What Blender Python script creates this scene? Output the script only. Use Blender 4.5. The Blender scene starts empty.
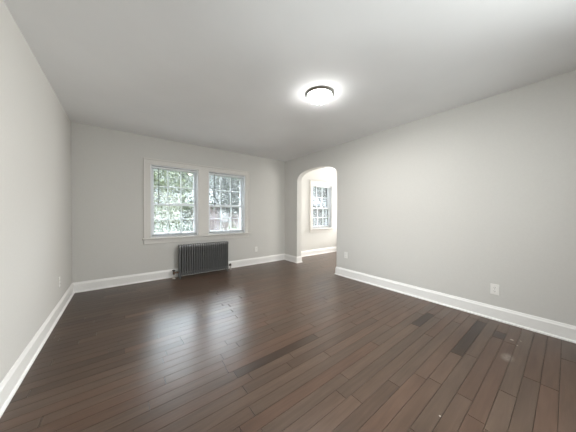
import bpy, bmesh, math, random
from mathutils import Vector, Matrix

C = bpy.context.scene.collection
S = bpy.context.scene
PI = math.pi

# ------------------------------------------------------------------ camera
def make_camera():
    yaw, pitch, roll, f = 0.656677, -0.010832, 0.003556, 215.141
    F = Vector((math.sin(yaw)*math.cos(pitch), math.cos(yaw)*math.cos(pitch), math.sin(pitch)))
    R = Vector((math.cos(yaw), -math.sin(yaw), 0))
    U = R.cross(F)
    R2 = R*math.cos(roll) + U*math.sin(roll)
    U2 = U*math.cos(roll) - R*math.sin(roll)
    cd = bpy.data.cameras.new('camera')
    cd.sensor_fit = 'HORIZONTAL'
    cd.sensor_width = 36.0
    cd.lens = f/576*36.0
    cd.clip_start = 0.02
    cd.clip_end = 300
    o = bpy.data.objects.new('camera', cd)
    C.objects.link(o)
    m = Matrix((R2, U2, -F)).transposed().to_4x4()
    m.translation = Vector((0, 0, 1.17327))
    o.matrix_world = m
    S.camera = o
make_camera()

# ------------------------------------------------------------------ world, lights, exposure
S.view_settings.view_transform = 'Standard'
S.view_settings.look = 'None'
S.view_settings.gamma = 1.0
S.view_settings.use_curve_mapping = False
S.view_settings.exposure = 0.27
S.cycles.use_denoising = True
S.cycles.caustics_reflective = False
S.cycles.caustics_refractive = False
S.cycles.blur_glossy = 1.0
S.cycles.sample_clamp_indirect = 2.0
S.cycles.max_bounces = 10
S.cycles.diffuse_bounces = 7
S.cycles.denoising_input_passes = 'RGB_ALBEDO_NORMAL'
S.cycles.denoising_prefilter = 'ACCURATE'

SKY = 44.0            # bright overcast sky, high up
SKY_LOW = 0.75        # the same sky near the horizon
REAR_W = 52.0         # added fill light in the wall behind the camera
LEFT_W = 18.0         # added fill light in the left wall, out of view
RIGHT_W = 90.0       # added fill light in the right wall, behind the camera
HALL_FRONT_W = 52.0   # added fill from the unseen front wall of the next room
HALL_W = 185.0        # added fill from the unseen right wall of the next room
LAMP = 35.0           # light thrown down by the ceiling lamp
LAMP_RIM = 40.0       # glow of its glass bowl

w = bpy.data.worlds.new('overcast_sky')
S.world = w
w.use_nodes = True
bgn = w.node_tree.nodes['Background']
bgn.inputs[0].default_value = (0.82, 0.91, 1.0, 1)
def make_sky():
    # hazy overcast sky: pale near the horizon, far brighter high up
    nt = w.node_tree
    tc = nt.nodes.new('ShaderNodeTexCoord')
    sp = nt.nodes.new('ShaderNodeSeparateXYZ')
    mr = nt.nodes.new('ShaderNodeMapRange')
    mr.interpolation_type = 'SMOOTHSTEP'
    mr.inputs['From Min'].default_value = 0.17
    mr.inputs['From Max'].default_value = 0.40
    mr.inputs['To Min'].default_value = SKY_LOW
    mr.inputs['To Max'].default_value = SKY
    nt.links.new(tc.outputs['Generated'], sp.inputs[0])
    nt.links.new(sp.outputs['Z'], mr.inputs[0])
    nt.links.new(mr.outputs[0], bgn.inputs[1])
make_sky()

def area(name, loc, direction, sx, sy, power, color=(1, 1, 1), portal=False):
    l = bpy.data.lights.new(name, 'AREA')
    l.shape = 'RECTANGLE'
    l.size = sx
    l.size_y = sy
    l.energy = power
    l.color = color
    if portal:
        l.cycles.is_portal = True
    o = bpy.data.objects.new(name, l)
    o.location = loc
    o.rotation_euler = Vector(direction).to_track_quat('-Z', 'Z').to_euler()
    C.objects.link(o)
    return o

# room, metres: x along the window wall, y towards it, z up
XL, XR, YB, H = -0.583, 3.294, 4.410, 2.5
T = 0.13                 # thickness of the wall with the arch
YR = -1.35               # wall behind the camera
HX, HY = 6.3, 1.0        # next room: right wall and front wall
WT = 0.22                # outside wall
A0, A1 = 2.725, 3.92     # arch jambs
WIN_A, WIN_B, WIN_H = (0.385, 1.185), (1.37, 2.187), (4.265, 5.105)
WZ0, WZ1 = 0.745, 2.02
FW = (4.0, 5.4)              # added opening in the next room's front wall (x range)
SW = (3.34, 4.30)            # added opening in the next room's right wall (y range)
LW, RW, BW = (-0.30, 1.00), (-1.15, -0.35), (0.5, 2.1)     # openings added for the fill lights, out of view (y range)
RZ0, RZ1 = 0.75, 2.1

area('rear_fill', (sum(BW)/2, YR-0.105, (RZ0+RZ1)/2), (0, 1, 0), BW[1]-BW[0], RZ1-RZ0, REAR_W, (0.97, 0.99, 1.0))  # this and the next four are added fill lights, no source seen
area('left_fill', (XL-0.105, sum(LW)/2, (RZ0+RZ1)/2), (1, 0, 0), LW[1]-LW[0], RZ1-RZ0, LEFT_W, (0.97, 0.99, 1.0))
area('right_fill', (XR+0.10, sum(RW)/2, (RZ0+RZ1)/2), (-1, 0, 0), RW[1]-RW[0], RZ1-RZ0, RIGHT_W, (0.97, 0.99, 1.0))
area('hall_front_fill', (sum(FW)/2, HY-0.105, (RZ0+RZ1)/2), (0, 1, 0), FW[1]-FW[0], RZ1-RZ0, HALL_FRONT_W, (1.0, 0.95, 0.91))
area('hall_side_fill', (HX+0.105, sum(SW)/2, (RZ0+RZ1)/2), (-1, 0, 0), SW[1]-SW[0], RZ1-RZ0, HALL_W, (1.0, 0.95, 0.91))
for x0, x1 in (WIN_A, WIN_B, WIN_H):
    area('window_portal', ((x0+x1)/2, YB+WT+0.03, (WZ0+WZ1)/2), (0, -1, 0), x1-x0, WZ1-WZ0, 1, portal=True)

# ------------------------------------------------------------------ materials
def mat(name, color, rough=0.5, metal=0.0, spec=0.5, emit=None, estr=0.0):
    m = bpy.data.materials.new(name)
    m.use_nodes = True
    b = m.node_tree.nodes['Principled BSDF']
    b.inputs['Base Color'].default_value = (*color, 1)
    b.inputs['Roughness'].default_value = rough
    b.inputs['Metallic'].default_value = metal
    b.inputs['Specular IOR Level'].default_value = spec
    if emit:
        b.inputs['Emission Color'].default_value = (*emit, 1)
        b.inputs['Emission Strength'].default_value = estr
    return m

def node(m, t, **kw):
    n = m.node_tree.nodes.new(t)
    for k, v in kw.items():
        setattr(n, k, v)
    return n

def noisy(m, scale, amount, bump=0.0, detail=3, stretch=None):
    """small colour variation and bump from a noise texture"""
    nt = m.node_tree
    b = nt.nodes['Principled BSDF']
    tc = node(m, 'ShaderNodeTexCoord')
    nz = node(m, 'ShaderNodeTexNoise')
    nz.inputs['Scale'].default_value = scale
    nz.inputs['Detail'].default_value = detail
    if stretch:
        mp = node(m, 'ShaderNodeMapping')
        mp.inputs['Scale'].default_value = stretch
        nt.links.new(tc.outputs['Object'], mp.inputs[0])
        nt.links.new(mp.outputs[0], nz.inputs['Vector'])
    else:
        nt.links.new(tc.outputs['Object'], nz.inputs['Vector'])
    col = b.inputs['Base Color'].default_value[:]
    rmp = node(m, 'ShaderNodeValToRGB')
    rmp.color_ramp.elements[0].position = 0.3
    rmp.color_ramp.elements[1].position = 0.7
    rmp.color_ramp.elements[0].color = tuple(c*(1-amount) for c in col[:3]) + (1,)
    rmp.color_ramp.elements[1].color = tuple(min(1, c*(1+amount)) for c in col[:3]) + (1,)
    nt.links.new(nz.outputs['Fac'], rmp.inputs[0])
    nt.links.new(rmp.outputs[0], b.inputs['Base Color'])
    if bump:
        bp = node(m, 'ShaderNodeBump')
        bp.inputs['Strength'].default_value = bump
        bp.inputs['Distance'].default_value = 0.003
        nt.links.new(nz.outputs['Fac'], bp.inputs['Height'])
        nt.links.new(bp.outputs[0], b.inputs['Normal'])
    return m

M = {}
M['wall'] = noisy(mat('greige_wall_paint', (0.645, 0.634, 0.606), 0.65, spec=0.3), 60, 0.012, 0.08)
M['ceiling'] = noisy(mat('flat_ceiling_paint', (0.87, 0.875, 0.88), 0.9, spec=0.2), 1.7, 0.02, 0.05)
M['trim'] = noisy(mat('white_trim_paint', (0.90, 0.89, 0.87), 0.35), 30, 0.01)
M['casing'] = noisy(mat('cream_casing_paint', (0.70, 0.68, 0.645), 0.45), 30, 0.01)
M['vinyl'] = noisy(mat('white_vinyl', (0.87, 0.88, 0.89), 0.35), 20, 0.008)
M['slat'] = mat('blind_slat_white', (0.88, 0.89, 0.90), 0.45)
M['wand'] = noisy(mat('wand_grey_plastic', (0.10, 0.11, 0.11), 0.3), 40, 0.05)
M['rail'] = noisy(mat('backlit_rail_plastic', (0.22, 0.23, 0.24), 0.4), 40, 0.05)  # white rail, its backlit grey put into the colour
M['iron'] = noisy(mat('pewter_radiator_paint', (0.20, 0.203, 0.206), 0.30, metal=0.45), 25, 0.08, 0.05)
M['brass'] = noisy(mat('aged_valve_brass', (0.16, 0.10, 0.07), 0.4, metal=0.7), 60, 0.2)
M['pipe'] = noisy(mat('painted_pipe', (0.62, 0.58, 0.54), 0.4), 50, 0.05)
M['nickel'] = noisy(mat('brushed_nickel', (0.60, 0.59, 0.57), 0.32, metal=1.0), 40, 0.05, stretch=(1, 1, 12))
M['plate'] = noisy(mat('outlet_white_plastic', (0.88, 0.87, 0.84), 0.35), 40, 0.01)
M['slot'] = noisy(mat('outlet_slot_dark', (0.06, 0.055, 0.05), 0.6), 40, 0.1)
M['steel'] = noisy(mat('screw_steel', (0.5, 0.5, 0.5), 0.35, metal=1), 80, 0.05)
M['bowl'] = mat('frosted_glass_lit', (0.9, 0.88, 0.84), 0.4, emit=(1.0, 0.988, 0.965), estr=LAMP_RIM)
M['subfloor'] = noisy(mat('dark_seam_wood', (0.016, 0.012, 0.010), 0.8), 30, 0.2)
M['bark'] = noisy(mat('tree_bark', (0.03, 0.025, 0.02), 0.9), 12, 0.35, 0.4)
M['lawn'] = noisy(mat('lawn_grass', (0.012, 0.016, 0.005), 0.9), 4, 0.3, 0.3)
M['roof'] = noisy(mat('grey_shingles', (0.02, 0.02, 0.021), 0.85), 6, 0.2)

def glass_mat():
    m = bpy.data.materials.new('window_glass')
    m.use_nodes = True
    nt = m.node_tree
    nt.nodes.remove(nt.nodes['Principled BSDF'])
    out = nt.nodes['Material Output']
    tr = node(m, 'ShaderNodeBsdfTransparent')
    tr.inputs[0].default_value = (0.97, 0.985, 0.98, 1)
    gl = node(m, 'ShaderNodeBsdfGlossy')
    gl.inputs['Roughness'].default_value = 0.03
    fr = node(m, 'ShaderNodeFresnel')
    fr.inputs[0].default_value = 1.35
    mx = node(m, 'ShaderNodeMixShader')
    nt.links.new(fr.outputs[0], mx.inputs[0])
    nt.links.new(tr.outputs[0], mx.inputs[1])
    nt.links.new(gl.outputs[0], mx.inputs[2])
    nt.links.new(mx.outputs[0], out.inputs[0])
    return m
M['glass'] = glass_mat()

def slat_mat():
    m = M['slat']
    nt = m.node_tree
    b = nt.nodes['Principled BSDF']
    out = nt.nodes['Material Output']
    t = node(m, 'ShaderNodeBsdfTranslucent')
    t.inputs[0].default_value = (0.85, 0.88, 0.92, 1)
    mx = node(m, 'ShaderNodeMixShader')
    mx.inputs[0].default_value = 0.08
    nt.links.new(b.outputs[0], mx.inputs[1])
    nt.links.new(t.outputs[0], mx.inputs[2])
    nt.links.new(mx.outputs[0], out.inputs[0])
slat_mat()

def leaf_mat(name, col):
    m = bpy.data.materials.new(name)
    m.use_nodes = True
    nt = m.node_tree
    b = nt.nodes['Principled BSDF']
    out = nt.nodes['Material Output']
    b.inputs['Roughness'].default_value = 0.6
    at = node(m, 'ShaderNodeAttribute', attribute_name='tone')
    mul = node(m, 'ShaderNodeMix', data_type='RGBA', blend_type='MULTIPLY')
    mul.inputs[0].default_value = 1.0
    mul.inputs[6].default_value = (*col, 1)
    nt.links.new(at.outputs['Color'], mul.inputs[7])
    nt.links.new(mul.outputs[2], b.inputs['Base Color'])
    t = node(m, 'ShaderNodeBsdfTranslucent')
    nt.links.new(mul.outputs[2], t.inputs[0])
    mx = node(m, 'ShaderNodeMixShader')
    mx.inputs[0].default_value = 0.4
    nt.links.new(b.outputs[0], mx.inputs[1])
    nt.links.new(t.outputs[0], mx.inputs[2])
    nt.links.new(mx.outputs[0], out.inputs[0])
    return m

def brick_mat(name, c1, c2):
    m = mat(name, c1, 0.9)
    nt = m.node_tree
    b = nt.nodes['Principled BSDF']
    tc = node(m, 'ShaderNodeTexCoord')
    mp = node(m, 'ShaderNodeMapping')
    mp.inputs['Rotation'].default_value = (PI/2, 0, 0)
    br = node(m, 'ShaderNodeTexBrick')
    br.inputs['Color1'].default_value = (*c1, 1)
    br.inputs['Color2'].default_value = (*c2, 1)
    br.inputs['Mortar'].default_value = (0.03, 0.028, 0.026, 1)
    br.inputs['Scale'].default_value = 4.0
    nt.links.new(tc.outputs['Object'], mp.inputs[0])
    nt.links.new(mp.outputs[0], br.inputs['Vector'])
    nt.links.new(br.outputs['Color'], b.inputs['Base Color'])
    return m
M['brick'] = brick_mat('red_brick', (0.026, 0.0115, 0.0095), (0.021, 0.0095, 0.008))
M['brick_pale'] = brick_mat('rose_brick', (0.03, 0.020, 0.018), (0.026, 0.017, 0.015))

def floor_mat():
    m = mat('walnut_stained_planks', (0.1, 0.07, 0.055), 0.3)
    nt = m.node_tree
    L = nt.links
    b = nt.nodes['Principled BSDF']
    at = node(m, 'ShaderNodeAttribute', attribute_name='tone')      # r tone, g grain offset, b hue
    sep = node(m, 'ShaderNodeSeparateColor')
    L.new(at.outputs['Color'], sep.inputs[0])
    tc = node(m, 'ShaderNodeTexCoord')
    off = node(m, 'ShaderNodeCombineXYZ')
    mu = node(m, 'ShaderNodeMath', operation='MULTIPLY')
    mu.inputs[1].default_value = 37.0
    L.new(sep.outputs[1], mu.inputs[0])
    L.new(mu.outputs[0], off.inputs[0])
    L.new(mu.outputs[0], off.inputs[2])
    add = node(m, 'ShaderNodeVectorMath', operation='ADD')
    L.new(tc.outputs['Object'], add.inputs[0])
    L.new(off.outputs[0], add.inputs[1])
    mp = node(m, 'ShaderNodeMapping')
    mp.inputs['Scale'].default_value = (1.6, 26.0, 1.0)
    L.new(add.outputs[0], mp.inputs[0])
    nz = node(m, 'ShaderNodeTexNoise')
    nz.inputs['Scale'].default_value = 2.2
    nz.inputs['Detail'].default_value = 2
    nz.inputs['Roughness'].default_value = 0.62
    nz.inputs['Distortion'].default_value = 0.35
    L.new(mp.outputs[0], nz.inputs['Vector'])
    # broad figure inside each plank
    mp2 = node(m, 'ShaderNodeMapping')
    mp2.inputs['Scale'].default_value = (1.0, 5.0, 1.0)
    L.new(add.outputs[0], mp2.inputs[0])
    nz2 = node(m, 'ShaderNodeTexNoise')
    nz2.inputs['Scale'].default_value = 3.0
    nz2.inputs['Detail'].default_value = 3
    L.new(mp2.outputs[0], nz2.inputs['Vector'])
    hue = node(m, 'ShaderNodeValToRGB')
    cr = hue.color_ramp
    cr.elements[0].position = 0.0
    cr.elements[0].color = (0.080, 0.055, 0.040, 1)
    cr.elements[1].position = 1.0
    cr.elements[1].color = (0.093, 0.056, 0.039, 1)
    e = cr.elements.new(0.6)
    e.color = (0.086, 0.056, 0.040, 1)
    L.new(sep.outputs[2], hue.inputs[0])
    g = node(m, 'ShaderNodeMapRange')
    g.inputs['From Min'].default_value = 0.25
    g.inputs['From Max'].default_value = 0.75
    g.inputs['To Min'].default_value = 0.84
    g.inputs['To Max'].default_value = 1.14
    L.new(nz.outputs['Fac'], g.inputs[0])
    g2 = node(m, 'ShaderNodeMapRange')
    g2.inputs['From Min'].default_value = 0.3
    g2.inputs['From Max'].default_value = 0.7
    g2.inputs['To Min'].default_value = 0.86
    g2.inputs['To Max'].default_value = 1.13
    L.new(nz2.outputs['Fac'], g2.inputs[0])
    k = node(m, 'ShaderNodeMath', operation='MULTIPLY')
    L.new(g.outputs[0], k.inputs[0])
    L.new(g2.outputs[0], k.inputs[1])
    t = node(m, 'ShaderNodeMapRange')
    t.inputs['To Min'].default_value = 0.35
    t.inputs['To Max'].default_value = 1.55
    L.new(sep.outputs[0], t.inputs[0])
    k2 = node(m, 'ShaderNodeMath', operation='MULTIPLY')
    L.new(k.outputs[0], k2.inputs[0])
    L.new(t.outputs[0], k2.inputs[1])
    vm = node(m, 'ShaderNodeVectorMath', operation='SCALE')
    L.new(hue.outputs[0], vm.inputs[0])
    L.new(k2.outputs[0], vm.inputs['Scale'])
    # pale scuff and plaster flecks on the boards by the right wall
    fac = None
    for (px, py, r, stx, strength) in ((2.50, 0.287, 0.085, 1.8, 0.30), (2.885, 0.303, 0.016, 1, 0.55), (2.80, 0.262, 0.009, 1, 0.5),
                                       (2.92, 0.25, 0.008, 1, 0.45), (1.459, 0.439, 0.0065, 1, 0.9)):
        sb = node(m, 'ShaderNodeVectorMath', operation='SUBTRACT')
        sb.inputs[1].default_value = (px, py, 0)
        L.new(tc.outputs['Object'], sb.inputs[0])
        sc = node(m, 'ShaderNodeVectorMath', operation='MULTIPLY')
        sc.inputs[1].default_value = (1, stx, 1)
        L.new(sb.outputs[0], sc.inputs[0])
        ln = node(m, 'ShaderNodeVectorMath', operation='LENGTH')
        L.new(sc.outputs[0], ln.inputs[0])
        mr = node(m, 'ShaderNodeMapRange')
        mr.inputs['From Min'].default_value = r
        mr.inputs['From Max'].default_value = r*0.45
        mr.inputs['To Min'].default_value = 0
        mr.inputs['To Max'].default_value = strength
        L.new(ln.outputs['Value'], mr.inputs[0])
        o = mr.outputs[0]
        if r > 0.02:
            n3 = node(m, 'ShaderNodeTexNoise')
            n3.inputs['Scale'].default_value = 70
            L.new(tc.outputs['Object'], n3.inputs['Vector'])
            m3 = node(m, 'ShaderNodeMath', operation='MULTIPLY')
            L.new(o, m3.inputs[0])
            L.new(n3.outputs['Fac'], m3.inputs[1])
            o = m3.outputs[0]
        if fac is None:
            fac = o
        else:
            a = node(m, 'ShaderNodeMath', operation='MAXIMUM')
            L.new(fac, a.inputs[0])
            L.new(o, a.inputs[1])
            fac = a.outputs[0]
    mx = node(m, 'ShaderNodeMix', data_type='RGBA')
    mx.inputs[7].default_value = (0.75, 0.70, 0.64, 1)
    L.new(fac, mx.inputs[0])
    L.new(vm.outputs[0], mx.inputs[6])
    L.new(mx.outputs[2], b.inputs['Base Color'])
    b.inputs['Roughness'].default_value = 0.29
    b.inputs['Specular IOR Level'].default_value = 0.27
    bp = node(m, 'ShaderNodeBump')
    bp.inputs['Strength'].default_value = 0.02
    bp.inputs['Distance'].default_value = 0.002
    L.new(nz.outputs['Fac'], bp.inputs['Height'])
    L.new(bp.outputs[0], b.inputs['Normal'])
    return m
M['floor'] = floor_mat()

# ------------------------------------------------------------------ mesh helpers
def obj(name, bm, m, parent=None, smooth=False, loc=None):
    me = bpy.data.meshes.new(name)
    bmesh.ops.recalc_face_normals(bm, faces=bm.faces)
    if smooth:
        for f in bm.faces:
            f.smooth = True
    bm.to_mesh(me)
    bm.free()
    me.materials.append(m)
    if smooth:
        try:
            me.set_sharp_from_angle(angle=math.radians(40))
        except Exception:
            pass
    o = bpy.data.objects.new(name, me)
    C.objects.link(o)
    if parent:
        o.parent = parent
    if loc:
        o.location = loc
    return o

def thing(name, label, cat, loc=(0, 0, 0), group=None, rotz=0):
    o = bpy.data.objects.new(name, None)
    C.objects.link(o)
    o.location = loc
    o.rotation_euler = (0, 0, rotz)
    o['label'] = label
    o['category'] = cat
    if group:
        o['group'] = group
    return o

def struct(name, bm, m, parent=None, smooth=False):
    o = obj(name, bm, m, parent, smooth)
    if parent is None:
        o['kind'] = 'structure'
    return o

def struct_empty(name, loc=(0, 0, 0)):
    o = bpy.data.objects.new(name, None)
    C.objects.link(o)
    o.location = loc
    o['kind'] = 'structure'
    return o

def copy_tree(o, parent=None):
    c = o.copy()
    C.objects.link(c)
    if parent:
        c.parent = parent
    for ch in list(o.children):
        copy_tree(ch, c)
    return c

def box(bm, x0, x1, y0, y1, z0, z1, bev=0.0):
    vs = [bm.verts.new((x, y, z)) for x in (x0, x1) for y in (y0, y1) for z in (z0, z1)]
    fs = [(0, 1, 3, 2), (4, 6, 7, 5), (0, 4, 5, 1), (2, 3, 7, 6), (0, 2, 6, 4), (1, 5, 7, 3)]
    faces = [bm.faces.new([vs[i] for i in f]) for f in fs]
    if bev:
        es = list({e for f in faces for e in f.edges})
        bmesh.ops.bevel(bm, geom=es, offset=bev, segments=2, affect='EDGES', profile=0.5)
    return bm

def tube(bm, pts, radii, n=12, cap=True):
    pts = [Vector(p) for p in pts]
    if not isinstance(radii, (list, tuple)):
        radii = [radii]*len(pts)
    rings = []
    ref = None
    for i, p in enumerate(pts):
        d = (pts[min(i+1, len(pts)-1)] - pts[max(i-1, 0)]).normalized()
        if ref is None:
            ref = d.orthogonal().normalized()
        u = (ref - d*ref.dot(d)).normalized()
        v = d.cross(u)
        ref = u
        rings.append([bm.verts.new(p + (u*math.cos(2*PI*k/n) + v*math.sin(2*PI*k/n))*radii[i]) for k in range(n)])
    for a, b in zip(rings, rings[1:]):
        for k in range(n):
            bm.faces.new((a[k], a[(k+1) % n], b[(k+1) % n], b[k]))
    if cap:
        bm.faces.new(rings[0][::-1])
        bm.faces.new(rings[-1])
    return bm

def lathe(bm, prof, n=48, c=(0, 0)):
    rings = []
    for r, z in prof:
        if r < 1e-6:
            rings.append([bm.verts.new((c[0], c[1], z))])
        else:
            rings.append([bm.verts.new((c[0]+r*math.cos(2*PI*k/n), c[1]+r*math.sin(2*PI*k/n), z)) for k in range(n)])
    for a, b in zip(rings, rings[1:]):
        for k in range(n):
            k2 = (k+1) % n
            if len(a) == 1 and len(b) == 1:
                continue
            if len(a) == 1:
                bm.faces.new((a[0], b[k], b[k2]))
            elif len(b) == 1:
                bm.faces.new((a[k], a[k2], b[0]))
            else:
                bm.faces.new((a[k], a[k2], b[k2], b[k]))
    return bm

def wall_with_holes(axis, p0, p1, a0, a1, z0, z1, holes):
    """thick wall between planes p0 and p1 (axis 'x' or 'y'), spanning a0..a1, with rectangular holes (a, a, z, z)"""
    bm = bmesh.new()
    A = sorted({a0, a1, *[h[0] for h in holes], *[h[1] for h in holes]})
    Z = sorted({z0, z1, *[h[2] for h in holes], *[h[3] for h in holes]})
    def P(a, p, z):
        return (a, p, z) if axis == 'y' else (p, a, z)
    def solid(i, j):
        if not (0 <= i < len(A)-1 and 0 <= j < len(Z)-1):
            return False
        ca, cz = (A[i]+A[i+1])/2, (Z[j]+Z[j+1])/2
        return not any(h[0] < ca < h[1] and h[2] < cz < h[3] for h in holes)
    def quad(*ps):
        bm.faces.new([bm.verts.new(p) for p in ps])
    for i in range(len(A)-1):
        for j in range(len(Z)-1):
            if not solid(i, j):
                continue
            x0, x1, q0, q1 = A[i], A[i+1], Z[j], Z[j+1]
            for p in (p0, p1):
                quad(P(x0, p, q0), P(x1, p, q0), P(x1, p, q1), P(x0, p, q1))
            for di, dj, e in ((-1, 0, (x0, q0, x0, q1)), (1, 0, (x1, q0, x1, q1)), (0, -1, (x0, q0, x1, q0)), (0, 1, (x0, q1, x1, q1))):
                if not solid(i+di, j+dj):
                    quad(P(e[0], p0, e[1]), P(e[2], p0, e[3]), P(e[2], p1, e[3]), P(e[0], p1, e[1]))
    bmesh.ops.remove_doubles(bm, verts=bm.verts, dist=1e-5)
    return bm

# ------------------------------------------------------------------ floor
def make_floor():
    rnd = random.Random(11)
    W = 0.0825
    base = 0.019
    known = {  # row index above base: joints that the photo shows (x)
        23: [0.252], 20: [0.234], 18: [0.617], 17: [0.65, 1.47], 16: [0.044], 13: [0.606], 12: [0.505],
        6: [2.219, 3.10], 4: [1.739, 2.82, 2.98], 11: [2.45, 2.87], 0: [2.292], 36: [0.02, 0.37]}
    special = {(17, 0.65): 0.20, (6, 2.219): 0.06, (4, 2.82): 0.10, (11, 2.45): 0.08, (36, 0.02): 0.80}
    bm = bmesh.new()
    lay = bm.loops.layers.float_color.new('tone')
    x_min, x_max = XL-0.02, HX+0.02
    n0 = int(math.floor((YR-0.02-base)/W))
    n1 = int(math.ceil((YB+0.02-base)/W))
    gap = 0.0013
    for n in range(n0, n1):
        y0, y1 = base+n*W, base+(n+1)*W
        ks = sorted(known.get(n, []))
        xs = []
        if ks:
            x = ks[0]
            while x > x_min:
                x -= rnd.choice([0.45, 0.7, 0.9, 1.1, 1.3, 1.55])*rnd.uniform(0.9, 1.1)
                xs.append(x)
            xs = xs[::-1] + ks
            x = ks[-1]
        else:
            x = x_min - rnd.uniform(0, 1.0)
            xs = [x]
        while x < x_max:
            x += rnd.choice([0.4, 0.7, 0.9, 1.1, 1.3, 1.55])*rnd.uniform(0.9, 1.1)
            xs.append(x)
        for a, c in zip(xs, xs[1:]):
            if c < x_min or a > x_max:
                continue
            tone = min(0.85, max(0.30, rnd.gauss(0.56, 0.065)))
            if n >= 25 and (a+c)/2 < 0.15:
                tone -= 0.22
            for (r, sx), tv in special.items():
                if r == n and abs(a-sx) < 1e-3:
                    tone = tv
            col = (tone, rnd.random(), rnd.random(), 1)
            A, B = max(a, x_min)+gap, min(c, x_max)-gap
            Y0, Y1 = y0+gap*0.7, y1-gap*0.7
            e = 0.0005
            top = [bm.verts.new(p) for p in ((A+e, Y0+e, 0), (B-e, Y0+e, 0), (B-e, Y1-e, 0), (A+e, Y1-e, 0))]
            low = [bm.verts.new(p) for p in ((A, Y0, -e), (B, Y0, -e), (B, Y1, -e), (A, Y1, -e))]
            bot = [bm.verts.new(p) for p in ((A, Y0, -0.012), (B, Y0, -0.012), (B, Y1, -0.012), (A, Y1, -0.012))]
            fs = [bm.faces.new(top)]
            for u, v in ((top, low), (low, bot)):
                for k in range(4):
                    fs.append(bm.faces.new((u[k], v[k], v[(k+1) % 4], u[(k+1) % 4])))
            for f in fs:
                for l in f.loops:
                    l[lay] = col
    f = struct('floor', bm, M['floor'])
    bm = bmesh.new()
    box(bm, XL-0.2, HX+0.2, YR-0.2, YB+WT, -0.15, -0.008)
    obj('subfloor', bm, M['subfloor'], f)
make_floor()

# ------------------------------------------------------------------ shell
bm = bmesh.new(); box(bm, XL-0.2, HX+0.2, YR-0.2, YB+WT, H, H+0.15)
struct('ceiling', bm, M['ceiling'])
struct('wall_left', wall_with_holes('x', XL-0.15, XL, YR-0.15, YB+WT, -0.15, H+0.1, [(*LW, RZ0, RZ1)]), M['wall'])
def sky_blocker(name, x0, x1, y0, y1, open_side):
    # sky-blocking box added outside a fill window, open only towards that window
    bm = bmesh.new()
    e, z0, z1 = 0.05, RZ0-0.12, RZ1+0.12
    box(bm, x0, x1, y0, y1, z1-e, z1)
    box(bm, x0, x1, y0, y1, z0, z0+e)
    for k, (a, b, c, d) in {'-x': (x0, x0+e, y0, y1), '+x': (x1-e, x1, y0, y1), '-y': (x0, x1, y0, y0+e), '+y': (x0, x1, y1-e, y1)}.items():
        if k != open_side:
            box(bm, a, b, c, d, z0, z1)
    struct(name, bm, M['wall'])
sky_blocker('sky_blocker_right', XR+T, XR+T+0.6, RW[0]-0.12, RW[1]+0.12, '-x')
sky_blocker('sky_blocker_side', HX+0.15, HX+0.75, SW[0]-0.12, SW[1]+0.12, '-x')
sky_blocker('sky_blocker_front', FW[0]-0.12, FW[1]+0.12, HY-0.75, HY-0.15, '+y')
sky_blocker('sky_blocker_left', XL-0.75, XL-0.15, LW[0]-0.12, LW[1]+0.12, '+x')
sky_blocker('sky_blocker_rear', BW[0]-0.12, BW[1]+0.12, YR-0.75, YR-0.15, '+y')
struct('wall_back', wall_with_holes('y', YB, YB+WT, XL, XR+T, -0.15, H+0.1,
       [(*WIN_A, WZ0-0.02, WZ1), (*WIN_B, WZ0-0.02, WZ1)]), M['wall'])
struct('wall_hall_back', wall_with_holes('y', YB, YB+WT, XR+T, HX+0.15, -0.15, H+0.1, [(*WIN_H, WZ0-0.02, WZ1)]), M['wall'])
struct('wall_rear', wall_with_holes('y', YR-0.15, YR, XL-0.15, XR+T, -0.15, H+0.1, [(*BW, RZ0, RZ1)]), M['wall'])
struct('wall_hall_right', wall_with_holes('x', HX, HX+0.15, HY-0.15, YB, -0.15, H+0.1, [(*SW, RZ0, RZ1)]), M['wall'])
struct('wall_hall_front', wall_with_holes('y', HY-0.15, HY, XR+T, HX, -0.15, H+0.1, [(*FW, RZ0, RZ1)]), M['wall'])

def arch_outline(n=40):
    """points of the opening from the near jamb (y = A0) over the top to the far jamb"""
    spring, rise, c, hw, p = 1.93, 0.235, (A0+A1)/2, (A1-A0)/2, 2.45
    pts = []
    for i in range(n+1):
        t = PI*i/n
        cu, su = math.cos(t), math.sin(t)
        pts.append((c - hw*math.copysign(abs(cu)**(2/p), cu), spring + rise*abs(su)**(2/p)))
    return pts

def make_arch_wall():
    bm = bmesh.new()
    a = arch_outline()
    ys = [YR] + [A0] + [q[0] for q in a] + [A1] + [YB]
    # columns of quads above the opening and beside it
    def slab(y0, y1, zb0, zb1, top=H+0.1):
        v = [bm.verts.new((x, y, z)) for x in (XR, XR+T) for (y, z) in ((y0, zb0), (y1, zb1), (y1, top), (y0, top))]
        bm.faces.new(v[0:4]); bm.faces.new(v[4:8][::-1])
        bm.faces.new((v[0], v[4], v[5], v[1]))
        bm.faces.new((v[3], v[2], v[6], v[7]))
    slab(YR, RW[0], -0.15, -0.15)
    slab(RW[1], A0, -0.15, -0.15)
    slab(RW[0], RW[1], RZ1, RZ1)
    slab(RW[0], RW[1], -0.15, -0.15, RZ0)
    for y in RW:
        bm.faces.new([bm.verts.new(p) for p in ((XR, y, RZ0), (XR+T, y, RZ0), (XR+T, y, RZ1), (XR, y, RZ1))])
    slab(A1, YB, -0.15, -0.15)
    for (y0, z0), (y1, z1) in zip(a, a[1:]):
        if y1-y0 > 1e-6:
            slab(y0, y1, z0, z1)
    for y, zt in ((A0, a[0][1]), (A1, a[-1][1])):     # jamb faces
        bm.faces.new([bm.verts.new(p) for p in ((XR, y, -0.15), (XR+T, y, -0.15), (XR+T, y, zt), (XR, y, zt))])
    bmesh.ops.remove_doubles(bm, verts=bm.verts, dist=1e-5)
    o = struct('wall_right', bm, M['wall'])
make_arch_wall()

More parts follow.
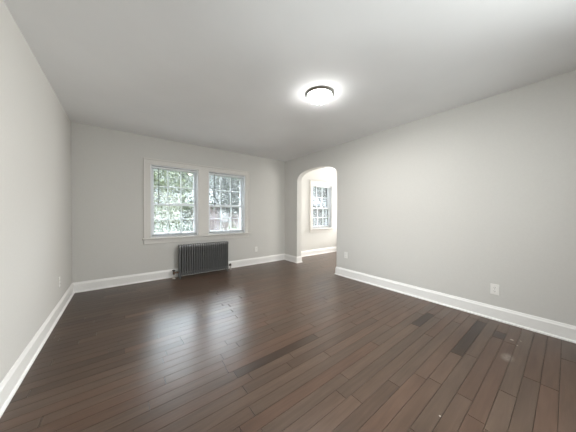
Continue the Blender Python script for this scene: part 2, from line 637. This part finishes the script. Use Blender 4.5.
# ------------------------------------------------------------------ baseboards
PROFILE = [(0, 0), (0.028, 0), (0.028, 0.006), (0.0265, 0.012), (0.023, 0.017), (0.018, 0.0195), (0.015, 0.020), (0.015, 0.118),
           (0.0135, 0.124), (0.010, 0.130), (0.0075, 0.138), (0.0055, 0.146), (0.003, 0.150), (0, 0.150)]
def baseboards():
    path = [(XL, YR, 'baseboard_left'), (XL, YB, 'baseboard_back'), (XR, YB, 'baseboard_right_far'), (XR, A1, 'baseboard_arch_far'),
            (XR+T, A1, 'baseboard_hall_left'), (XR+T, YB, 'baseboard_hall_back'), (HX, YB, 'baseboard_hall_right'),
            (HX, HY, 'baseboard_hall_front'), (XR+T, HY, 'baseboard_hall_near'), (XR+T, A0, 'baseboard_arch_near'),
            (XR, A0, 'baseboard_right'), (XR, YR, 'baseboard_rear')]
    n = len(path)
    P = [Vector((a, b)) for a, b, _ in path]
    N = []
    for i in range(n):
        d = (P[(i+1) % n]-P[i]).normalized()
        N.append(Vector((d.y, -d.x)))
    mit = []
    for i in range(n):
        a, b = N[i-1], N[i]
        mit.append((a+b)/(1+a.dot(b)))
    for i in range(n):
        j = (i+1) % n
        bm = bmesh.new()
        ra = [bm.verts.new((*(P[i]+mit[i]*u), z)) for u, z in PROFILE]
        rb = [bm.verts.new((*(P[j]+mit[j]*u), z)) for u, z in PROFILE]
        for k in range(len(PROFILE)-1):
            bm.faces.new((ra[k], ra[k+1], rb[k+1], rb[k]))
        bm.faces.new((ra[0], rb[0], rb[-1], ra[-1]))
        bm.faces.new(ra); bm.faces.new(rb[::-1])
        struct(path[i][2], bm, M['trim'])
baseboards()

# ------------------------------------------------------------------ windows
def sash_bm(x0, x1, z0, z1, y0, y1, cols=3, rows=2, st=0.042, rail_b=0.045, rail_t=0.042):
    bm = bmesh.new()
    box(bm, x0, x0+st, y0, y1, z0, z1, 0.003)
    box(bm, x1-st, x1, y0, y1, z0, z1, 0.003)
    box(bm, x0+st-0.002, x1-st+0.002, y0, y1, z0, z0+rail_b, 0.003)
    box(bm, x0+st-0.002, x1-st+0.002, y0, y1, z1-rail_t, z1, 0.003)
    gx0, gx1, gz0, gz1 = x0+st, x1-st, z0+rail_b, z1-rail_t
    ym = (y0+y1)/2
    for i in range(1, cols):
        x = gx0+(gx1-gx0)*i/cols
        box(bm, x-0.0095, x+0.0095, ym-0.009, ym+0.009, gz0-0.002, gz1+0.002, 0.002)
    for j in range(1, rows):
        z = gz0+(gz1-gz0)*j/rows
        box(bm, gx0-0.002, gx1+0.002, ym-0.0085, ym+0.0085, z-0.0095, z+0.0095, 0.002)
    return bm, (gx0, gx1, gz0, gz1, ym)

def glass_bm(g):
    bm = bmesh.new()
    box(bm, g[0]-0.005, g[1]+0.005, g[4]-0.0015, g[4]+0.0015, g[2]-0.005, g[3]+0.005)
    return bm

def make_window(name, x0, x1):
    w = struct_empty(name, (0, 0, 0))
    y = YB
    bm = bmesh.new()
    t = 0.022
    ya, yb = y+0.002, y+WT+0.01
    box(bm, x0, x0+t, ya, yb, WZ0, WZ1)
    box(bm, x1-t, x1, ya, yb, WZ0, WZ1)
    box(bm, x0, x1, ya, yb, WZ1-t*0.6, WZ1)
    box(bm, x0, x1, ya+0.07, yb+0.03, WZ0-0.018, WZ0+0.012)
    # parting stops that the sashes run against
    for a, b in ((x0+t, x0+t+0.012), (x1-t-0.012, x1-t)):
        box(bm, a, b, y+0.062, y+0.074, WZ0, WZ1-0.014)
        box(bm, a, b, y+0.154, y+0.166, WZ0, WZ1-0.014)
    obj('window_frame', bm, M['vinyl'], w)
    zm = 1.335
    for nm, za, zb, yo, kw in (('upper_sash', zm-0.022, WZ1-0.014, y+0.118, dict(rail_b=0.044)),
                               ('lower_sash', WZ0+0.013, zm+0.022, y+0.078, dict(rail_b=0.06, rail_t=0.044))):
        bm, g = sash_bm(x0+t+0.001, x1-t-0.001, za, zb, yo, yo+0.034, **kw)
        s = obj(nm, bm, M['vinyl'], w)
        obj('glass_pane', glass_bm(g), M['glass'], s)
        if nm == 'lower_sash':
            bm = bmesh.new()
            xm = (x0+x1)/2
            box(bm, xm-0.03, xm+0.03, yo+0.004, yo+0.026, zb, zb+0.012, 0.003)
            obj('sash_lock', bm, M['vinyl'], s)
    return w
make_window('window_1', *WIN_A)
make_window('window_2', *WIN_B)
make_window('window_3', *WIN_H)

def casing(name, xs, head, cw, z1, sill=True):
    """flat casing with a raised outer band; xs = list of (x0, x1) boards, first and last are the outer ones"""
    bm = bmesh.new()
    y = YB
    for i, (a, b) in enumerate(xs):
        box(bm, a, b, y-0.018, y+0.001, WZ0, z1, 0.002)
    box(bm, xs[0][0], xs[-1][1], y-0.0185, y+0.001, z1, head, 0.002)
    bw = 0.018
    box(bm, xs[0][0]-0.004, xs[0][0]+bw, y-0.030, y+0.001, WZ0, head+0.004, 0.003)
    box(bm, xs[-1][1]-bw, xs[-1][1]+0.004, y-0.030, y+0.001, WZ0, head+0.004, 0.003)
    box(bm, xs[0][0]+bw, xs[-1][1]-bw, y-0.0298, y+0.001, head-bw, head+0.004, 0.003)
    struct(name, bm, M['casing'])

casing('trim_1', [(0.290, WIN_A[0]+0.004), (WIN_A[1]-0.004, WIN_B[0]+0.004), (WIN_B[1]-0.004, 2.278)], 2.113, 0.095, WZ1)
casing('trim_2', [(4.172, WIN_H[0]+0.004), (WIN_H[1]-0.004, 5.20)], 2.113, 0.095, WZ1)
def stool(name, a, b, holes):
    bm = bmesh.new()
    box(bm, a, b, YB-0.060, YB+0.001, WZ0-0.026, WZ0, 0.006)
    for h0, h1 in holes:
        box(bm, h0+0.001, h1-0.001, YB-0.005, YB+0.078, WZ0-0.0255, WZ0-0.0005)
    box(bm, a+0.022, b-0.022, YB-0.018, YB+0.001, WZ0-0.108, WZ0-0.026, 0.004)
    struct(name, bm, M['casing'])
stool('trim_3', 0.268, 2.300, [WIN_A, WIN_B])
stool('trim_4', 4.150, 5.222, [WIN_H])

def make_added_window(name, cx, cy, wd, rot):  # unseen windows added to frame the fill lights
    w = struct_empty(name, (cx, cy, 0))
    w.rotation_euler = (0, 0, rot)
    bm, g = sash_bm(-wd/2, wd/2, RZ0, RZ1, -0.02, 0.02, cols=2, rows=2)
    s = obj('window_frame', bm, M['vinyl'], w)
    obj('glass_pane', glass_bm(g), M['glass'], s)
make_added_window('added_window_8', XL-0.08, sum(LW)/2, LW[1]-LW[0], PI/2)
make_added_window('added_window_4', XR+0.07, sum(RW)/2, RW[1]-RW[0], PI/2)
make_added_window('added_window_6', sum(BW)/2, YR-0.08, BW[1]-BW[0], 0)
make_added_window('added_window_7', sum(FW)/2, HY-0.08, FW[1]-FW[0], 0)
make_added_window('added_window_5', HX+0.08, sum(SW)/2, SW[1]-SW[0], PI/2)

# ------------------------------------------------------------------ mini blinds
def make_blind(label, x0, x1, wand=True):
    a, b = x0+0.025, x1-0.025
    xm = (a+b)/2
    y = YB+0.036
    hw = (b-a)/2
    top = WZ1-0.026
    t = thing('mini_blind', label, 'blind', (xm, y, top), 'white mini blinds in the windows')
    bm = bmesh.new()
    box(bm, -hw, hw, -0.0125, 0.034, -0.028, 0.0, 0.002)
    obj('headrail', bm, M['slat'], t)
    bm = bmesh.new()
    zb = WZ0+0.040-top
    z = -0.040
    while z > zb+0.018:
        prof = [(-0.0125, z-0.0005), (-0.006, z+0.0003), (0, z+0.0006), (0.006, z+0.0003), (0.0125, z-0.0005)]
        va = [bm.verts.new((-hw+0.003, p, q)) for p, q in prof]
        vb = [bm.verts.new((hw-0.003, p, q)) for p, q in prof]
        for k in range(4):
            bm.faces.new((va[k], vb[k], vb[k+1], va[k+1]))
        z -= 0.0215
    obj('slats', bm, M['slat'], t, smooth=True)
    bm = bmesh.new()
    box(bm, -hw+0.002, hw-0.002, -0.012, 0.012, zb-0.006, zb+0.006, 0.002)
    obj('bottom_rail', bm, M['rail'], t)
    for u in (-hw*0.72, hw*0.72):
        bm = bmesh.new()
        for yy in (-0.0135, 0.0135):
            tube(bm, [(u, yy, -0.028), (u, yy, zb)], 0.0008, 6)
        obj('ladder_cord', bm, M['slat'], t)
    if wand:
        bm = bmesh.new()
        tube(bm, [(-hw+0.105, -0.018, -0.02), (-hw+0.105, -0.024, -0.05), (-hw+0.107, -0.024, -0.62)], [0.004, 0.0075, 0.0075], 8)
        tube(bm, [(-hw+0.107, -0.024, -0.62), (-hw+0.107, -0.024, -0.66)], [0.009, 0.0075], 8)
        obj('tilt_wand', bm, M['wand'], t)
make_blind('white mini blind with open slats in the left one of the paired windows', *WIN_A)
make_blind('white mini blind with open slats in the paired window nearer the arch', *WIN_B)
make_blind('white mini blind in the single window seen through the arch', *WIN_H)

# ------------------------------------------------------------------ radiator
def make_radiator():
    n, pitch = 23, 0.0402
    x0 = 0.800
    ytop, ybot = 0.606, 0.044
    ys = (4.222, 4.276, 4.330)
    t = thing('radiator', 'dark pewter cast iron column radiator under the paired windows', 'radiator', (x0, 4.276, 0))
    def section_bm():
        bm = bmesh.new()
        r = 0.0112
        yo = [q-4.276 for q in ys]
        for q in yo:
            tube(bm, [(0, q, ybot+0.03), (0, q, ytop-0.03)], r, 12, cap=False)
        box(bm, -0.0045, 0.0045, yo[0], yo[2], ybot+0.04, ytop-0.04)      # thin web between the columns, added to darken the gaps
        # rounded header at the top and foot header below joining the three columns
        for zc, s in ((ytop-0.028, 1), (ybot+0.028, -1)):
            prof = []
            m = 14
            for i in range(m+1):
                a = PI*i/m
                prof.append((-math.cos(a)*(yo[2]+r), zc + s*0.028*(math.sin(a)**0.45)))
            prof += [(yo[2]+r, zc-s*0.03), (-(yo[2]+r), zc-s*0.03)]
            for xx in (1,):
                rows = []
                for dx, k in ((-0.0135, 0.90), (-0.008, 1.0), (0.008, 1.0), (0.0135, 0.90)):
                    rows.append([bm.verts.new((dx, p*(1 if k == 1 else 0.985), zc+(q-zc)*k)) for p, q in prof])
                for u, v in zip(rows, rows[1:]):
                    for k in range(len(prof)):
                        k2 = (k+1) % len(prof)
                        bm.faces.new((u[k], u[k2], v[k2], v[k]))
                bm.faces.new(rows[0]); bm.faces.new(rows[-1][::-1])
            tube(bm, [(-pitch/2-0.0005, 0, zc), (pitch/2+0.0005, 0, zc)], 0.019, 12)
        return bm
    first = obj('column_section', section_bm(), M['iron'], t, smooth=True, loc=(pitch/2, 0, 0))
    for i in range(1, n):
        c = first.copy()
        C.objects.link(c)
        c.parent = t
        c.location = (pitch*(i+0.5), 0, 0)
    xe = pitch*(n-0.5)
    for x in (pitch/2, xe):
        for q in (-0.054, 0.054):
            bm = bmesh.new()
            tube(bm, [(x, q, 0.11), (x, q, 0.05), (x, q, 0.012), (x, q, 0.0)], [0.014, 0.0125, 0.014, 0.017], 12)
            obj('leg', bm, M['iron'], t, smooth=True)
    # supply valve at the end nearer the left wall
    bm = bmesh.new()
    vx = -0.068
    tube(bm, [(vx, 0.02, 0.0), (vx, 0.02, 0.085)], 0.0125, 12)
    lathe(bm, [(0.0, 0.0), (0.028, 0.0), (0.028, 0.004), (0.014, 0.008), (0.0, 0.008)], 24, (vx, 0.02))
    obj('supply_pipe', bm, M['pipe'], t, smooth=True)['label'] = 'pale painted supply pipe'
    bm = bmesh.new()
    tube(bm, [(vx, 0.02, 0.075), (vx, 0.02, 0.088), (vx, 0.02, 0.092), (vx, 0.02, 0.118), (vx, 0.02, 0.122), (vx, 0.02, 0.135)],
         [0.018, 0.018, 0.021, 0.021, 0.014, 0.010], 14)
    tube(bm, [(vx, 0.02, 0.104), (vx+0.03, 0.012, 0.104), (vx+0.036, 0.010, 0.104), (0.006, 0.0, 0.104)], [0.014, 0.014, 0.020, 0.018], 12)
    v = obj('valve_body', bm, M['brass'], t, smooth=True)
    v['label'] = 'aged brass valve'
    bm = bmesh.new()
    lathe(bm, [(0, 0.133), (0.020, 0.133), (0.026, 0.138), (0.026, 0.152), (0.019, 0.158), (0.0, 0.159)], 20, (vx, 0.02))
    obj('valve_knob', bm, M['slot'], v, smooth=True)
    # return elbow and air vent at the other end
    bm = bmesh.new()
    ex = pitch*n
    tube(bm, [(ex-0.004, 0, 0.103), (ex+0.045, 0, 0.103), (ex+0.058, 0, 0.098), (ex+0.063, 0, 0.085), (ex+0.063, 0, 0.0)],
         [0.018, 0.0155, 0.0155, 0.0155, 0.0125], 12)
    e = obj('return_pipe', bm, M['pipe'], t, smooth=True)
    e['label'] = 'pale painted return pipe'
    bm = bmesh.new()
    tube(bm, [(ex+0.022, 0, 0.103), (ex+0.072, 0, 0.103)], [0.022, 0.022], 8)
    tube(bm, [(ex+0.060, 0, 0.09), (ex+0.060, 0, 0.128)], [0.019, 0.016], 10)
    obj('union_nut', bm, M['slot'], e)
make_radiator()

# ------------------------------------------------------------------ outlets
def make_outlet():
    t = thing('electrical_outlet', 'white duplex outlet low on the bare right wall, below the middle', 'outlet', (0, 0, 0), 'white wall outlets')
    bm = bmesh.new()        # built facing -y at the origin
    box(bm, -0.036, 0.036, -0.006, 0.0, -0.0585, 0.0585, 0.003)
    obj('cover_plate', bm, M['plate'], t)
    for s in (-1, 1):
        bm = bmesh.new()
        zc = 0.020*s
        n = 20
        ring = []
        for i in range(n):
            a = 2*PI*i/n
            ring.append((0.0165*max(-0.95, min(0.95, 1.1*math.cos(a))), zc+0.0145*max(-0.9, min(0.9, 1.12*math.sin(a)))))
        fr = [bm.verts.new((p, -0.0085, q)) for p, q in ring]
        bk = [bm.verts.new((p, -0.004, q)) for p, q in ring]
        bm.faces.new(fr)
        for i in range(n):
            bm.faces.new((fr[i], bk[i], bk[(i+1) % n], fr[(i+1) % n]))
        r = obj('receptacle', bm, M['plate'], t)
        bm = bmesh.new()
        box(bm, -0.0075, -0.0052, -0.0089, -0.0065, zc-0.002, zc+0.0075)
        box(bm, 0.0052, 0.0075, -0.0089, -0.0065, zc-0.001, zc+0.0075)
        tube(bm, [(0, -0.0065, zc-0.0075), (0, -0.0089, zc-0.0075)], 0.0026, 10)
        obj('contact_slots', bm, M['slot'], r)
    bm = bmesh.new()
    tube(bm, [(0, -0.004, 0), (0, -0.0075, 0)], [0.0034, 0.003], 12)
    obj('screw', bm, M['steel'], t)
    return t
out = make_outlet()
spots = [((XR, 0.484, 0.337), -PI/2, 'white duplex outlet standing alone on the long right wall, by the scuffed floor boards'),
         ((XR, 2.502, 0.407), -PI/2, 'small white outlet on the right wall just beside the arch'),
         ((2.463, YB, 0.345), 0, 'white outlet on the window wall between radiator and corner'),
         ((XL, 3.587, 0.372), PI/2, 'white outlet low on the left wall near the back corner')]
for i, (p, rz, lab) in enumerate(spots):
    o = out if i == 0 else copy_tree(out)
    o.location = p
    o.rotation_euler = (0, 0, rz)
    o['label'] = lab

# ------------------------------------------------------------------ ceiling lamp
def make_lamp():
    t = thing('ceiling_lamp', 'round flush ceiling lamp with nickel ring and glowing frosted bowl', 'lamp', (1.735, 1.687, H))
    bm = bmesh.new()
    lathe(bm, [(0.0, 0.0), (0.153, 0.0), (0.155, -0.002), (0.155, -0.008), (0.153, -0.010), (0.149, -0.0105), (0.1405, -0.019), (0.139, -0.021),
               (0.139, -0.024), (0.137, -0.0255), (0.1335, -0.025), (0.131, -0.021), (0.0, -0.019)], 64)
    obj('metal_ring', bm, M['nickel'], t, smooth=True)
    bm = bmesh.new()
    prof = [(0.1300, -0.0215)]
    for i in range(1, 15):
        a = PI/2*i/14
        prof.append((0.1300*math.cos(a)**0.9 if i < 14 else 0.0, -0.022-0.066*math.sin(a)))
    lathe(bm, prof, 56)
    obj('glass_bowl', bm, M['bowl'], t, smooth=True)
    l = bpy.data.lights.new('lamp_light', 'AREA')
    l.shape = 'DISK'
    l.size = 0.11
    l.energy = LAMP
    l.color = (1.0, 0.988, 0.965)
    lo = bpy.data.objects.new('lamp_light', l)
    C.objects.link(lo)
    lo.parent = t
    lo.location = (0, 0, -0.0895)
    bm = bmesh.new()
    lathe(bm, [(0, -0.086), (0.013, -0.087), (0.015, -0.093), (0.010, -0.098), (0.0125, -0.104), (0.011, -0.112), (0.006, -0.121), (0, -0.125)], 20)
    obj('finial', bm, M['nickel'], t, smooth=True)
make_lamp()

# ------------------------------------------------------------------ outside
GZ = -0.7
bm = bmesh.new()
bmesh.ops.create_grid(bm, x_segments=40, y_segments=30, size=1.0)
rg = random.Random(3)
for v in bm.verts:
    v.co = Vector((12+v.co.x*32, 27.2+v.co.y*22.5, GZ+rg.uniform(-0.03, 0.03)))
lawn = struct('ground_lawn', bm, M['lawn'])

LEAF = {}
def make_tree(name, label, cat, x, y, h, rad, col, seed, count, size, crown_lo=0.25, grp=None):
    rnd = random.Random(seed)
    t = thing(name, label, cat, (x, y, GZ), grp)
    bm = bmesh.new()
    trunk_h = h*0.72
    r0 = 0.035*h/2 + 0.02
    pts, rr = [], []
    dx, dy = rnd.uniform(-0.04, 0.04), rnd.uniform(-0.04, 0.04)
    for i in range(7):
        u = i/6
        pts.append((dx*trunk_h*u+rnd.uniform(-0.02, 0.02)*h*u, dy*trunk_h*u, trunk_h*u-0.05))
        rr.append(r0*(1-0.75*u)*(1.25 if i == 0 else 1))
    tube(bm, pts, rr, 10)
    cl = []
    nb = 26
    for i in range(nb):
        u = crown_lo + (1-crown_lo)*(i+0.5)/nb
        zc = h*u
        prof = math.sin(PI*min(1, max(0.06, (u-crown_lo*0.8)/(1.04-crown_lo*0.8))))**0.6
        ang = i*2.4+rnd.uniform(-0.4, 0.4)
        d = rad*prof*rnd.uniform(0.45, 1.0)
        end = Vector((math.cos(ang)*d, math.sin(ang)*d, zc))
        zt = max(0.05, min(trunk_h*0.95, zc-d*0.5))
        k = zt/trunk_h
        st = Vector((pts[0][0]+(pts[-1][0]-pts[0][0])*k, pts[-1][1]*k, zt))
        mid = st.lerp(end, 0.55)+Vector((0, 0, 0.06*d))
        tube(bm, [st, mid, end], [r0*0.35*(1-0.6*u), r0*0.2*(1-0.6*u), 0.008], 6)
        cl.append((end, rad*0.42*(0.6+0.5*prof)))
        cl.append((mid, rad*0.30))
    obj('trunk', bm, M['bark'], t, smooth=True)
    bm = bmesh.new()
    lay = bm.loops.layers.float_color.new('tone')
    for i in range(count):
        c, s = cl[rnd.randrange(len(cl))]
        p = c + Vector((rnd.gauss(0, s*0.6), rnd.gauss(0, s*0.6), rnd.gauss(0, s*0.5)))
        if p.z < 0.02:
            p.z = rnd.uniform(0.02, 0.3)
        n = Vector((rnd.gauss(0, 1), rnd.gauss(0, 1), rnd.gauss(0.5, 0.8))).normalized()
        u = n.orthogonal().normalized()
        u = Matrix.Rotation(rnd.uniform(0, 2*PI), 3, n) @ u
        v = n.cross(u)
        L = size*rnd.uniform(0.6, 1.3)
        Wd = L*0.42
        vs = [bm.verts.new(p+q) for q in (u*L*0.5, v*Wd*0.5+n*L*0.06, -u*L*0.5, -v*Wd*0.5+n*L*0.06)]
        f = bm.faces.new(vs)
        b = rnd.uniform(0.3, 1.7)
        for l in f.loops:
            l[lay] = (b*rnd.uniform(0.9, 1.12), b, b*rnd.uniform(0.85, 1.1), 1)
    me = bpy.data.meshes.new('foliage')
    bm.to_mesh(me)
    bm.free()
    key = tuple(col)
    if key not in LEAF:
        LEAF[key] = leaf_mat('leaf_green', col)
    me.materials.append(LEAF[key])
    o = bpy.data.objects.new('foliage', me)
    C.objects.link(o)
    o.parent = t
    return t

YG, GG, DG, SG = (0.022, 0.028, 0.007), (0.014, 0.019, 0.008), (0.009, 0.013, 0.005), (0.016, 0.017, 0.013)
TR = 'garden trees beyond the windows'
make_tree('leafy_tree', 'yellow-green leafy tree seen through the left half of the left window', 'tree', 1.0, 9.6, 4.0, 1.25, YG, 1, 5600, 0.13, 0.10, TR)
make_tree('leafy_tree', 'grey-green leafy tree seen through the right half of the left window', 'tree', 3.1, 15.4, 5.3, 1.7, GG, 2, 6200, 0.18, 0.10, TR)
make_tree('leafy_tree', 'pale silvery tree seen through the left half of the right paired window', 'tree', 4.25, 10.2, 4.2, 1.3, SG, 4, 4800, 0.13, 0.50, TR)
make_tree('leafy_tree', 'grey-green loose tree seen at the right edge of the right paired window', 'tree', 7.6, 16.4, 5.6, 2.0, GG, 5, 6000, 0.20, 0.42, TR)
make_tree('leafy_tree', 'pale silvery tree seen through the window beyond the arch', 'tree', 9.1, 8.6, 3.8, 1.35, SG, 7, 3000, 0.13, 0.25, TR)
make_tree('garden_shrub', 'low dark green shrub beyond the left window, above its bottom rail', 'shrub', 1.7, 7.1, 1.55, 0.62, DG, 9, 1900, 0.09, 0.05, 'garden shrubs beyond the windows')
make_tree('garden_shrub', 'low yellow-green shrub beyond the right paired window, by its bottom rail', 'shrub', 3.3, 7.5, 1.4, 0.55, YG, 10, 1600, 0.09, 0.05, 'garden shrubs beyond the windows')

def make_house(label, x, y, wd, dp, h, brick):
    t = thing('brick_house', label, 'house', (x, y, GZ))
    bm = bmesh.new(); box(bm, -wd/2, wd/2, 0, dp, 0, h)
    obj('wall', bm, brick, t)
    bm = bmesh.new()
    e = 0.4
    v = [bm.verts.new(p) for p in ((-wd/2-e, -e, h), (wd/2+e, -e, h), (wd/2+e, dp+e, h), (-wd/2-e, dp+e, h),
                                   (-wd/2+1.5, dp/2, h+1.7), (wd/2-1.5, dp/2, h+1.7))]
    for f in ((0, 1, 5, 4), (1, 2, 5), (2, 3, 4, 5), (3, 0, 4), (3, 2, 1, 0)):
        bm.faces.new([v[i] for i in f])
    obj('roof', bm, M['roof'], t)
    n = max(2, int(wd/2.2))
    for i in range(n):
        xc = -wd/2+wd*(i+0.5)/n
        bm, g = sash_bm(xc-0.5, xc+0.5, 1.0, 2.3, -0.05, 0.05, cols=2, rows=2, st=0.08)
        wn = obj('window', bm, M['roof'], t)
        bm = bmesh.new(); box(bm, g[0]-0.01, g[1]+0.01, -0.015, 0.02, g[2]-0.01, g[3]+0.01)
        obj('pane', bm, M['slot'], wn)
make_house('red brick house behind the trees beyond the right paired window', 9.2, 21.0, 9.0, 7.0, 2.9, M['brick'])
make_house('rose brick house beyond the window seen through the arch', 21.5, 20.0, 11.0, 7.0, 2.9, M['brick_pale'])
